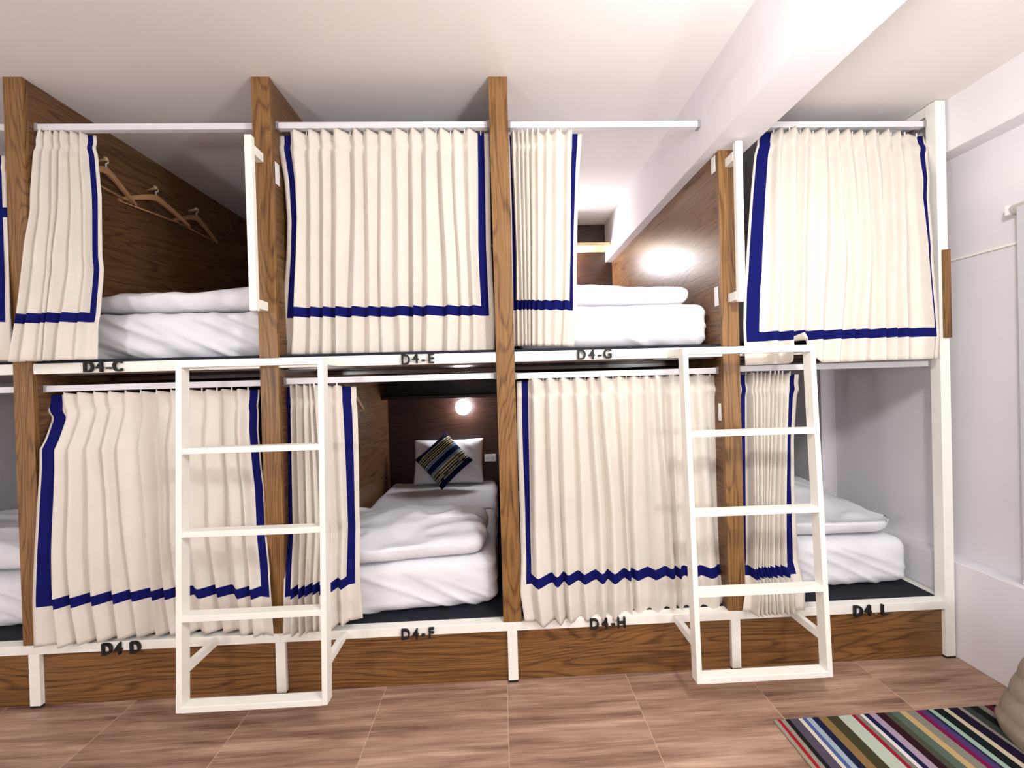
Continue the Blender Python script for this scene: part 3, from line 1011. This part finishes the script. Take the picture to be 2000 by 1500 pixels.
XP = -2.268
for (y, z, ang, n_) in ((.34, 2.885, 8, 'leftmost wooden hanger in berth D4-C, half hidden by the bunched curtain'),
                        (.66, 2.880, -14, 'middle wooden hanger on the oak partition of berth D4-C'),
                        (1.00, 2.895, 2, 'rightmost wooden hanger, deepest in berth D4-C')):
    hanger(XP + .052, y, z, ang, n_)
for (y, z, n_) in ((.34, 2.862, 'peg holding the hanger nearest the D4-C curtain'),
                   (.66, 2.857, 'peg holding the middle hanger in berth D4-C'),
                   (1.00, 2.872, 'peg holding the deepest hanger in berth D4-C')):
    peg(XP, y, z, n_)
hanger(-1.094 + .052, .86, 1.53, 4, 'wooden hanger on the left panel of berth D4-F, mostly behind the curtain edge')
peg(-1.094, .86, 1.508, 'peg on the left panel of berth D4-F')

# ------------------------------------------------------------------ roller blind, rug, floor pouf
root = empty('roller_blind', (2.47, -1.4, 2.27)); tag(root, 'grey roller blind over the window at the right photo edge', 'roller blind')
bm = bmesh.new(); addtube(bm, [(2.462, -.205, 2.285), (2.462, -2.7, 2.285)], .022, 20)
link('roller_tube', bm, M['steel'], root, smooth=True)
box('tube_bracket', 2.44, XN, -.205, -.190, 2.262, 2.308, M['plate'], root, .002)
box('blind_cloth', 2.438, 2.4405, -2.68, -.235, .535, 2.285, M['blind'], root)
box('bottom_bar', 2.434, 2.445, -2.68, -.235, .515, .54, M['alu'], root, .002)

stripes = [(275, (150, 140, 125)), (300, (150, 30, 40)), (322, (140, 135, 122)), (350, (30, 26, 26)), (376, (80, 72, 88)), (438, (205, 195, 180)),
           (462, (70, 88, 140)), (490, (150, 165, 178)), (522, (28, 30, 58)), (566, (130, 104, 66)), (622, (62, 60, 38)), (696, (176, 184, 170)),
           (786, (140, 28, 44)), (812, (120, 116, 108)), (846, (215, 210, 205)), (868, (26, 28, 66)), (904, (160, 142, 160)), (950, (46, 20, 26)),
           (1006, (70, 74, 60)), (1048, (84, 100, 88)), (1106, (186, 158, 110)), (1150, (128, 126, 114)), (1212, (120, 20, 70)), (1244, (76, 56, 104)),
           (1284, (32, 40, 60)), (1304, (150, 176, 160)), (1334, (22, 28, 30)), (1400, (196, 184, 160)), (1432, (28, 20, 40)), (1502, (140, 134, 128)),
           (1530, (60, 66, 60)), (1580, (26, 30, 28)), (1640, (132, 124, 112)), (1682, (84, 24, 40)), (1730, (30, 26, 30)), (1765, (30, 26, 30))]
XA, XB = 1.172, 2.215
bm = bmesh.new()
cl = bm.loops.layers.float_color.new('dye')
ny = 40
YR0, YR1 = -.302, -1.75
def rx(i): return XA + (XB - XA) * (stripes[i][0] - 275) / (1765 - 275)
def wv(i, y): return (.004 * noise.noise(Vector((i * 3.1, y * 3, 0)))) if 0 < i < len(stripes) - 1 else .003 * noise.noise(Vector((i, y * 2, 4)))
ysr = [YR0 + (YR1 - YR0) * j / ny for j in range(ny + 1)]
top = [[bm.verts.new((rx(i) + wv(i, y), y + .010 * (rx(i) - XA), .007 + .0008 * noise.noise(Vector((i * .9, y * 9, 2))))) for i in range(len(stripes))] for y in ysr]
bot = [[bm.verts.new((v.co.x, v.co.y, .0005)) for v in r_] for r_ in top]
def fc(vs, col):
    f = bm.faces.new(vs)
    for l in f.loops: l[cl] = col
for j in range(ny):
    for i in range(len(stripes) - 1):
        c_ = srgb(*stripes[i][1])
        fc((top[j][i], top[j + 1][i], top[j + 1][i + 1], top[j][i + 1]), c_)
        if j == 0: fc((bot[0][i], top[0][i], top[0][i + 1], bot[0][i + 1]), c_)
        if j == ny - 1: fc((top[ny][i], bot[ny][i], bot[ny][i + 1], top[ny][i + 1]), c_)
    c0 = srgb(*stripes[0][1]); c1 = srgb(*stripes[-1][1])
    fc((bot[j][0], bot[j + 1][0], top[j + 1][0], top[j][0]), c0)
    fc((top[j][-1], top[j + 1][-1], bot[j + 1][-1], bot[j][-1]), c1)
root = empty('rug', ((XA + XB) / 2, -1.0, 0)); tag(root, 'multicoloured striped woven rug on the wood-look floor at lower right', 'rug')
link('woven_stripes', bm, M['rug'], root)

# ribbed plush floor seat by the right wall
bm = bmesh.new()
cx, cy = 2.19, -.76
rings = []
nz, na = 90, 72
for k in range(nz + 1):
    t = k / nz
    z = .008 + .60 * t
    prof = (1 - .42 * t) * (min(1, (1 - t) * 9) ** .5 if t > .88 else 1) * (.94 + .06 * min(1, t * 12))
    rib = .005 * abs(math.sin(z / .092 * math.pi)) - .006
    ring = []
    for a in range(na):
        th = 2 * math.pi * a / na
        cs, sn = math.cos(th), math.sin(th)
        ex = .72
        x = math.copysign(abs(cs) ** ex, cs) * .185; y = math.copysign(abs(sn) ** ex, sn) * .43
        x *= prof; y *= prof
        n = Vector((cs, sn, 0))
        jit_ = .006 * noise.noise(Vector((cs * 2, sn * 2, z * 6)))
        ring.append(bm.verts.new((cx + x + n.x * (rib + jit_), cy + y + n.y * (rib + jit_), z + .010 * math.sin(th * 2 + 1) * t)))
    rings.append(ring)
for A, B in zip(rings, rings[1:]):
    for a in range(na):
        bm.faces.new((A[a], A[(a + 1) % na], B[(a + 1) % na], B[a]))
bm.faces.new(rings[0][::-1]); bm.faces.new(rings[-1])
root = empty('floor_pouf', (cx, cy, .008)); tag(root, 'taupe ribbed plush floor pouf on the rug against the right wall', 'pouf')
link('ribbed_cover', bm, M['pouf'], root, smooth=True)
